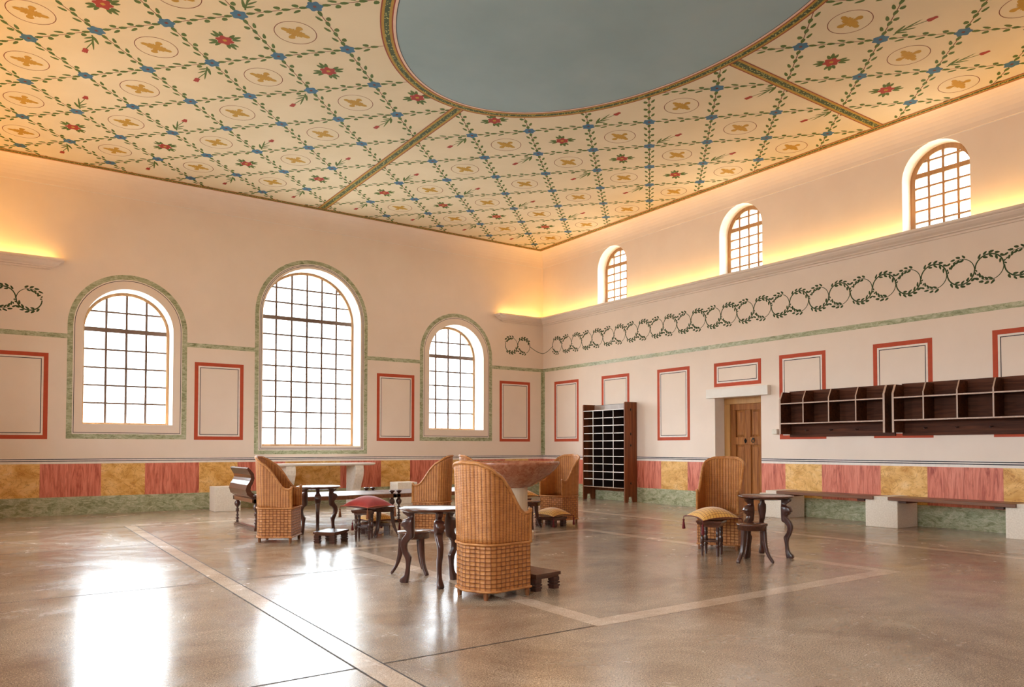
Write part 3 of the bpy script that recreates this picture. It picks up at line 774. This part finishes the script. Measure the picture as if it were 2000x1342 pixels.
# ------------------------------------------------------------------ stone console table under the big window
T_ = empty('console_table', (-6.58, -.55, 0), label='white marble console table with curved stone legs under the largest window', cat='table')
mb = MB(); n = 40
sl = lambda g: [((1.24-g)*abs(cos(t))**.45*(1 if cos(t) > 0 else -1), (.33-g)*abs(sin(t))**.6*(1 if sin(t) > 0 else -1)) for t in [2*PI*(k+.5)/n for k in range(n)]]
mb.loft([[(x, y, z) for x, y in sl(g)] for g, z in ((.05, .895), (.015, .905), (0, .925), (0, .94), (.01, .95))], 0, False)
mb.build('table_top', [CONT], T_)
for xx in (-.78, .78):
    mb = MB(); pr = [(-.27, .895), (-.30, .80), (-.29, .70), (-.24, .58), (-.16, .46), (-.11, .36), (-.10, .27), (-.14, .18), (-.22, .10), (-.25, .05), (-.25, 0), (.26, 0), (.26, .895)]
    mb.prism([(xx-.10, y, z) for y, z in pr], (.20, 0, 0)); mb.build('leg', [CONS], T_, bevel=.01)

# ------------------------------------------------------------------ basin
T_ = empty('basin', (-6.51, -7.86, 0), label='large shallow red stone basin on a pale round column in the middle of the room', cat='basin')
mb = MB(); mb.lathe([(.30, .735), (.34, .75), (.43, .80), (.53, .865), (.62, .94), (.68, 1.0), (.715, 1.045), (.73, 1.06), (.735, 1.085), (.725, 1.10), (.70, 1.10), (.66, 1.06), (.55, .98), (.35, .90), (.02, .87)], n=64)
mb.build('bowl', [BASIN], T_)
mb = MB(); mb.lathe([(.36, 0), (.36, .10), (.30, .12), (.27, .16), (.27, .735)], n=40, smooth=False); mb.build('column', [COLM], T_)

# ------------------------------------------------------------------ wicker armchair
def chair_outline(grow=0., back=.05):
    """plan from front-right round the back to front-left; x forward"""
    pts = []; w = .235; 
    for k in range(9): pts.append((.235-.33*k/8, -w))
    rc = .13
    for k in range(1, 9):
        a = k/8*PI/2; pts.append((-.095-rc*sin(a), -w+rc*(1-cos(a))))
    for k in range(1, 8):
        y = -w+rc+(2*(w-rc))*k/8; pts.append((-.225-.035*(1-(y/(w-rc))**2), y))
    m_ = [(x, -y) for x, y in reversed(pts[:17])]
    pts = pts[:17]+pts[17:]+m_
    if grow:
        out = []
        for x, y in pts:
            L_ = math.hypot(x*.6, y) or 1; out.append((x+grow*x*.6/L_*(1 if x < .2 else 0), y+grow*y/L_))
        pts = out
    return pts
def rimz(s):
    """height of the rim by distance from the front arm end (half outline about .70 m)"""
    T = [(0, .735), (.05, .715), (.10, .725), (.15, .77), (.20, .85), (.26, .94), (.33, 1.02), (.40, 1.085), (.46, 1.125), (.55, 1.155), (.70, 1.165), (.9, 1.165)]
    for (a, za), (b, zb) in zip(T[:-1], T[1:]):
        if s <= b: 
            t = (s-a)/(b-a); return za+(zb-za)*t
    return T[-1][1]
def make_chair(label):
    Q = empty('wicker_armchair', (0, 0, 0), label=label, cat='armchair', group='high-backed wicker armchairs')
    pl = chair_outline(); s = [0.]
    for a, b in zip(pl[:-1], pl[1:]): s.append(s[-1]+math.hypot(b[0]-a[0], b[1]-a[1]))
    Ltot = s[-1]; half = [min(q, Ltot-q) for q in s]
    hm = max(half); hs = [q*.70/hm for q in half]
    n = len(pl)
    def flare(x, y, z):
        k = max(0, z-.47)*.05; return (x-.02*max(0, z-.5)/.6*(1 if x < -.1 else 0), y*(1+k), z)
    # upper shell
    NV = 12
    for inner in (0,):
        m_ = MB(); vs = []; uv = []
        for i, (x, y) in enumerate(pl):
            zt = rimz(hs[i])
            for j in range(NV+1):
                z = .47+(zt-.47)*j/NV; vs.append(flare(x, y, z)); uv.append((s[i], z))
        fs = [(i*(NV+1)+j, (i+1)*(NV+1)+j, (i+1)*(NV+1)+j+1, i*(NV+1)+j+1) for i in range(n-1) for j in range(NV)]
        m_.add(vs, fs, 0, True, uv)
        bo = m_.build('backrest', [WICK_U], Q)
        so = bo.modifiers.new('thick', 'SOLIDIFY'); so.thickness = .014; so.offset = 0
    m_ = MB(); rim = [flare(x, y, rimz(hs[i])) for i, (x, y) in enumerate(pl)]
    up_ = lambda dz, dr: [(x*(1+dr), y*(1+dr), z+dz) for x, y, z in rim]
    m_.tube(up_(.006, .03), .012, 8); m_.tube(up_(.0, .0), .013, 8); m_.tube([(x, y, z+.014) for x, y, z in up_(0, .01)], .010, 8)
    m_.build('rim', [CANE], Q)
    # lower body
    m_ = MB(); vs = []; uv = []
    closed = pl+[(.235, .11), (.235, 0), (.235, -.11), pl[0]]
    ss = [0.]
    for a, b in zip(closed[:-1], closed[1:]): ss.append(ss[-1]+math.hypot(b[0]-a[0], b[1]-a[1]))
    zs_ = [.07+(.47-.07)*j/6 for j in range(7)]
    for i, (x, y) in enumerate(closed):
        for z in zs_: vs.append((x*1.01, y*1.02, z)); uv.append((ss[i], z))
    m = len(closed)
    m_.add(vs, [(i*7+j, (i+1)*7+j, (i+1)*7+j+1, i*7+j+1) for i in range(m-1) for j in range(6)], 0, False, uv)
    m_.build('base', [WICK_L], Q)
    m_ = MB(); m_.add([(x*.985, y*.985, .465) for x, y in pl], [tuple(range(n))], 0, False, [(x, y) for x, y in pl]); m_.build('seat', [WICK_L], Q)
    for z, r_ in ((.47, .012), (.075, .010)):
        m_ = MB(); m_.tube([(x*1.03, y*1.035, z) for x, y in closed[:-1]], r_, 6, closed=True); m_.build('belt' if z > .1 else 'lower_binding', [CANE], Q)
    for x, y in ((.218, .218), (.218, -.218), (-.185, .165), (-.185, -.165)):
        m_ = MB(); m_.lathe([(.017, 0), (.020, .03), (.020, .10 if x < 0 else .12)], (x, y, 0), 10); m_.build('leg', [CLEG], Q)
    for y in (.235, -.235):
        m_ = MB(); m_.lathe([(.015, .47), (.015, .74), (.018, .742), (.018, .762), (.008, .768)], (.235, y*1.01, 0), 10); m_.build('arm_post', [CANE], Q)
    return Q
R_ = math.radians
c0 = make_chair('wicker armchair beside the couch scroll, turned towards the far round table')
c0.location = (-9.318, -6.271, 0); c0.rotation_euler.z = R_(327); c0.scale = (1.07, 1.07, 1)
place_copy(c0, (-8.957, -11.157, 0), R_(8.5), 'wicker armchair closest to the camera, seen from behind beside the round table and low footstool')
place_copy(c0, (-7.0, -6.5, 0), R_(137), 'wicker armchair with its back to the camera behind the near round table, facing the couches')
place_copy(c0, (-4.514, -6.537, 0), R_(190), 'wicker armchair between the stone basin and the pigeonhole cabinet, behind a low yellow cushion')
place_copy(c0, (-6.15, -6.45, 0), R_(-15), 'wicker armchair mostly hidden behind the stone basin and the nearest wicker chair')
place_copy(c0, (-4.836, -10.296, 0), R_(208), 'wicker armchair in front of the door, facing the camera behind a cushioned stool')

# ------------------------------------------------------------------ round tables with three animal legs
def rrect(rc, hr, t, z, ang, c=.35, n=3):
    """rounded rectangle cross-section in the radial/tangential plane"""
    pts = []
    cr = min(hr, t)*c*1.4
    for (sx, sy, a0) in ((1, 1, 0), (-1, 1, 90), (-1, -1, 180), (1, -1, 270)):
        for k in range(n):
            a = R_(a0+90*k/(n-1)); pts.append((rc+sx*(hr-cr)+cr*cos(a), sy*(t-cr)+cr*sin(a)))
    return [(x*cos(ang)-y*sin(ang), x*sin(ang)+y*cos(ang), z) for x, y in pts]
LEGP = [(.0, .255, .325, .030), (.015, .253, .340, .033), (.04, .248, .335, .032), (.07, .243, .300, .027), (.10, .240, .284, .023), (.15, .238, .276, .022), (.20, .230, .277, .023), (.235, .222, .284, .024),
        (.255, .221, .292, .024), (.275, .235, .303, .025), (.31, .258, .318, .025), (.35, .268, .329, .026), (.39, .263, .332, .027), (.425, .235, .322, .028), (.445, .200, .310, .029), (.47, .195, .288, .032), (.495, .195, .272, .037), (.515, .195, .268, .040),
        (.525, .195, .285, .043), (.545, .195, .302, .045), (.555, .195, .298, .045), (.562, .195, .322, .046), (.58, .195, .326, .047), (.605, .195, .312, .047), (.625, .195, .300, .045), (.635, .195, .265, .038), (.645, .195, .250, .030), (.665, .195, .270, .026), (.69, .195, .308, .026), (.715, .195, .315, .026)]
def make_table(label):
    Q = empty('round_table', (0, 0, 0), label=label, cat='table', group='round dark tables on three carved animal legs')
    m_ = MB(); m_.lathe([(.02, .705), (.24, .705), (.27, .712), (.30, .72), (.325, .732), (.333, .742), (.333, .750), (.326, .752), (.318, .748), (.02, .748)], n=56); m_.build('table_top', [DWOODX], Q)
    for k in range(3):
        a = 2*PI*k/3
        m_ = MB(); m_.loft([rrect((r0+r1)/2, (r1-r0)/2, t, z, a) for z, r0, r1, t in LEGP], 0, True); m_.build('leg', [DWOOD], Q)
    return Q
def face(cx, cy, fx, fy): return math.atan2(fy-cy, fx-cx)
t0 = make_table('round table on carved animal legs in front of the couches, low footstool beside it')
t0.location = (-8.62, -5.93, 0); t0.rotation_euler.z = R_(129); t0.scale = (.97, .97, .967)
place_copy(t0, (-9.109, -10.39, 0), R_(135), 'round table on carved animal legs closest to the camera, beside the nearest wicker chair')
place_copy(t0, (-4.982, -11.082, 0), R_(167), 'round table on carved animal legs near the door, beside a small stool')

# ------------------------------------------------------------------ round stools with three sabre legs
SAB = [(0.0, .222, .236, .020), (.012, .208, .240, .022), (.035, .190, .232, .021), (.07, .168, .206, .020), (.12, .142, .184, .021), (.19, .120, .170, .023), (.27, .106, .163, .025), (.35, .100, .160, .027), (.385, .100, .158, .027)]
def make_stool(label):
    Q = empty('round_stool', (0, 0, 0), label=label, cat='stool', group='round stools on three curved legs')
    m_ = MB(); m_.lathe([(.02, .36), (.145, .36), (.160, .362), (.160, .408), (.170, .412), (.174, .425), (.170, .436), (.02, .438)], n=40); m_.build('seat', [DWOODX], Q)
    for k in range(3):
        a = 2*PI*k/3; m_ = MB(); m_.loft([rrect((r0+r1)/2, (r1-r0)/2, t, z, a) for z, r0, r1, t in SAB], 0, True); m_.build('leg', [DWOOD], Q)
    return Q
s0 = make_stool('round stool with three curved legs behind the nearest round table')
s0.location = (-8.98, -9.74, 0); s0.rotation_euler.z = R_(157.4)
place_copy(s0, (-5.467, -11.258, 0), R_(176), 'round stool with three curved legs in front of the round table near the door')
place_copy(s0, (-7.86, -6.56, 0), R_(217), 'round stool with three curved legs against the red cushion')
place_copy(s0, (-5.46, -6.93, 0), R_(244), 'round stool with three curved legs beside the basin column')

# ------------------------------------------------------------------ square stools on turned legs
def make_square_stool(label):
    Q = empty('square_stool', (0, 0, 0), label=label, cat='stool', group='square stools on four turned legs')
    m_ = MB(); sq = lambda h, z: [(-h, -h, z), (h, -h, z), (h, h, z), (-h, h, z)]
    m_.loft([sq(.115, .345), sq(.118, .37), sq(.135, .375), sq(.145, .395), sq(.15, .40), sq(.15, .42)], 0, False); m_.build('seat', [DWOODX], Q)
    for x in (-.092, .092):
        for y in (-.092, .092):
            m_ = MB(); m_.lathe([(.014, 0), (.020, .10), (.018, .112), (.027, .118), (.027, .128), (.018, .134), (.018, .145), (.024, .15), (.024, .21), (.018, .225), (.016, .24), (.027, .25), (.018, .258), (.027, .27), (.018, .28), (.022, .30), (.022, .346)], (x, y, 0), 12)
            m_.build('leg', [DWOOD], Q)
    for q in range(4):
        m_ = MB(); a = q*PI/2; c_, s_ = cos(a), sin(a)
        P = [(.08, -.092), (.08, .092)]
        m_.tube([(c_*.092-s_*y, s_*.092+c_*y, .175) for y in (-.09, .09)], .010, 8); m_.build('stretcher', [DWOOD], Q)
    return Q
q0 = make_square_stool('square stool on turned legs carrying the red cushion')
q0.location = (-8.237, -6.736, 0); q0.rotation_euler.z = R_(233.4)
place_copy(q0, (-5.43, -10.64, 0), R_(207), 'square stool on turned legs carrying a yellow cushion in front of the door chair')
place_copy(q0, (-5.04, -6.06, 0), R_(-15), 'square stool on turned legs behind the basin column, carrying a yellow cushion')

# ------------------------------------------------------------------ low footstools with notched feet
def make_footstool(label):
    Q = empty('footstool', (0, 0, 0), label=label, cat='footstool', group='low rectangular footstools with notched feet')
    m_ = MB(); m_.box(-.16, .16, -.22, .22, .128, .158); m_.box(-.145, .145, -.205, .205, .108, .128); m_.build('top', [DWOODX], Q, bevel=.003)
    for x in (-1, 1):
        for y in (-1, 1):
            m_ = MB(); cx, cy = x*.115, y*.17
            for h, z0, z1 in ((.034, 0, .022), (.040, .022, .040), (.030, .040, .050), (.040, .050, .066), (.032, .066, .074), (.037, .074, .109)):
                m_.box(cx-h, cx+h, cy-h, cy+h, z0, z1)
            m_.build('leg', [DWOOD], Q)
    return Q
f0 = make_footstool('low dark footstool with notched feet standing alone in front of the far round table')
f0.location = (-8.753, -6.811, 0); f0.rotation_euler.z = R_(312.8)
place_copy(f0, (-8.44, -11.08, 0), R_(8), 'low dark footstool with notched feet at the front of the nearest wicker chair')
place_copy(f0, (-7.78, -6.12, 0), R_(60), 'low footstool under the yellow cushion behind the red-cushioned stool')
place_copy(f0, (-5.0, -6.88, 0), R_(10), 'low footstool under the yellow cushion by the wicker chair near the cabinet')

# ------------------------------------------------------------------ cushions
def make_cushion(name, label, s, T, mats, droop, grp=None):
    Q = empty(name, (0, 0, 0), label=label, cat='cushion', group=grp)
    N_ = 18; g = [-1+2*k/N_ for k in range(N_+1)]
    def P(u, v, sd):
        eu = 1-.10*(1-v*v); ev = 1-.10*(1-u*u)
        prof = max(0, (1-u*u)*(1-v*v))**.62
        return (s/2*u*eu, s/2*v*ev, (T*.68 if sd > 0 else -T*.32)*prof-droop*(u*u*v*v)-droop*.35*(u*u+v*v)/2)
    m_ = MB(); n = N_+1
    for sd in (1, -1):
        vs = [P(u, v, sd) for u in g for v in g]; uv = [((u+1)/2, (v+1)/2) for u in g for v in g]
        fs = [(i*n+j, (i+1)*n+j, (i+1)*n+j+1, i*n+j+1) for i in range(N_) for j in range(N_)]
        if sd < 0: fs = [tuple(reversed(f)) for f in fs]
        m_.add(vs, fs, 0, True, uv)
    body = m_.build('cover', [mats[0]], Q)
    m_ = MB(); loop = [P(u, -1, 1) for u in g[:-1]]+[P(1, v, 1) for v in g[:-1]]+[P(-u, 1, 1) for u in g[:-1]]+[P(-1, -v, 1) for v in g[:-1]]
    m_.tube(loop, .0065, 6, closed=True); m_.build('piping', [mats[1]], Q)
    for u in (-1, 1):
        for v in (-1, 1):
            x, y, z = P(u, v, 1); x *= 1.02; y *= 1.02
            m_ = MB(); m_.tube([(x, y, z), (x*1.01, y*1.01, z-.035)], .004, 6); m_.lathe([(.004, -.035), (.013, -.042), (.014, -.052), (.009, -.060), (.013, -.075), (.022, -.15), (.018, -.158)], (x*1.01, y*1.01, z), 10)
            m_.build('tassel', [mats[2]], Q)
    return Q
r0 = make_cushion('red_cushion', 'plump red velvet cushion with brown tassels lying on the square stool', .53, .19, (RCLOTH, RPIPE, GTASS), .012)
r0.location = (-8.18, -6.73, .483); r0.rotation_euler = (0, 0, R_(21))
y0_ = make_cushion('yellow_cushion', 'yellow cushion with dark red tassels on the square stool in front of the door chair', .50, .15, (YCLOTH, DPIPE, RTASS), .02, 'yellow patterned cushions with dark red piping')
y0_.location = (-5.36, -10.59, .472); y0_.rotation_euler = (R_(2), R_(-2), R_(-22))
place_copy(y0_, (-7.75, -6.06, .21), R_(8), 'yellow cushion on the low footstool behind the red cushion')
place_copy(y0_, (-5.02, -6.93, .21), R_(12), 'yellow cushion on the low footstool at the front of the wicker chair near the cabinet')
place_copy(y0_, (-5.04, -6.06, .472), R_(5), 'yellow cushion mostly hidden behind the basin column')

# ------------------------------------------------------------------ couches
TURN = [(.020, .05), (.022, .075), (.016, .09), (.016, .10), (.034, .112), (.034, .120), (.016, .132), (.014, .15), (.030, .165), (.016, .18), (.015, .22), (.034, .235), (.020, .25), (.034, .265), (.018, .278), (.016, .30), (.030, .315), (.044, .335), (.050, .36), (.046, .385), (.030, .405), (.026, .415), (.026, .44)]
def make_couch(label, ln, wd, scrolls):
    Q = empty('couch', (0, 0, 0), label=label, cat='couch', group='long low wooden couches placed end to end')
    m_ = MB()
    h = wd/2; e_ = ln/2
    m_.box(-e_, e_, -h, -h+.07, .43, .495); m_.box(-e_, e_, h-.07, h, .43, .495); m_.box(-e_, -e_+.07, -h, h, .43, .495); m_.box(e_-.07, e_, -h, h, .43, .495)
    m_.build('frame', [BENW], Q, bevel=.006)
    m_ = MB(); m_.box(-e_+.02, e_-.02, -h+.02, h-.02, .47, .500, 0)
    k = -e_+.2
    while k < e_-.1:
        for y in (-h+.12, -h+.24, h-.12):
            m_.add([(k+.014*cos(t), y+.014*sin(t), .5012) for t in [2*PI*q/8 for q in range(8)]], [tuple(range(8))], 1)
        k += .19
    m_.build('seat', [COUCHT, DWOOD], Q)
    for x in (-e_+.06, e_-.06):
        for y in (-h+.06, h-.06):
            m_ = MB(); m_.lathe(TURN, (x, y, 0), 16); lg = m_.build('leg', [DWOOD], Q)
            m_ = MB(); m_.lathe([(.022, .499), (.026, .515), (.048, .535), (.050, .548), (.040, .556), (.01, .558)], (x, y, 0), 16); m_.build('finial', [BRONZE], lg)
        m_ = MB(); m_.box(x-.045, x+.045, -h, h, 0, .035); m_.box(x-.03, x+.03, -h+.01, h-.01, .035, .052); m_.build('floor_runner', [DWOODX], Q, bevel=.004)
    for sg in scrolls:
        cl = [(.30, .515), (.20, .512), (.12, .530), (.065, .575), (.045, .630), (.060, .690), (.095, .745), (.115, .800), (.105, .860), (.065, .915), (.035, .955)]
        th = [.012, .028, .036, .040, .038, .034, .030, .028, .026, .022, .014]
        a, b = [], []
        for i, (x, z) in enumerate(cl):
            d = Vector((cl[min(i+1, 10)][0]-cl[max(i-1, 0)][0], cl[min(i+1, 10)][1]-cl[max(i-1, 0)][1])).normalized(); nn = Vector((-d.y, d.x))
            a.append((x+nn.x*th[i], max(.502, z+nn.y*th[i]))); b.append((x-nn.x*th[i], max(.502, z-nn.y*th[i])))
        prof = a+list(reversed(b))
        m_ = MB(); w2 = h-.10
        m_.prism([(sg*(-e_+x-.10) if sg > 0 else e_-x+.10, -w2, .5+(z-.5)*1.05) for x, z in prof], (0, 2*w2, 0), 0, False)
        m_.build('headboard', [DWOODX], Q)
    return Q
k0 = make_couch('long low wooden couch with an S-shaped scroll headboard, behind the left wicker chair', 2.44, 1.22, (1,))
k0.location = (-8.04, -4.24, 0)
k1 = make_couch('long low wooden couch continuing behind the wicker chair and the basin', 2.30, 1.22, (-1,))
k1.location = (-5.66, -4.24, 0)
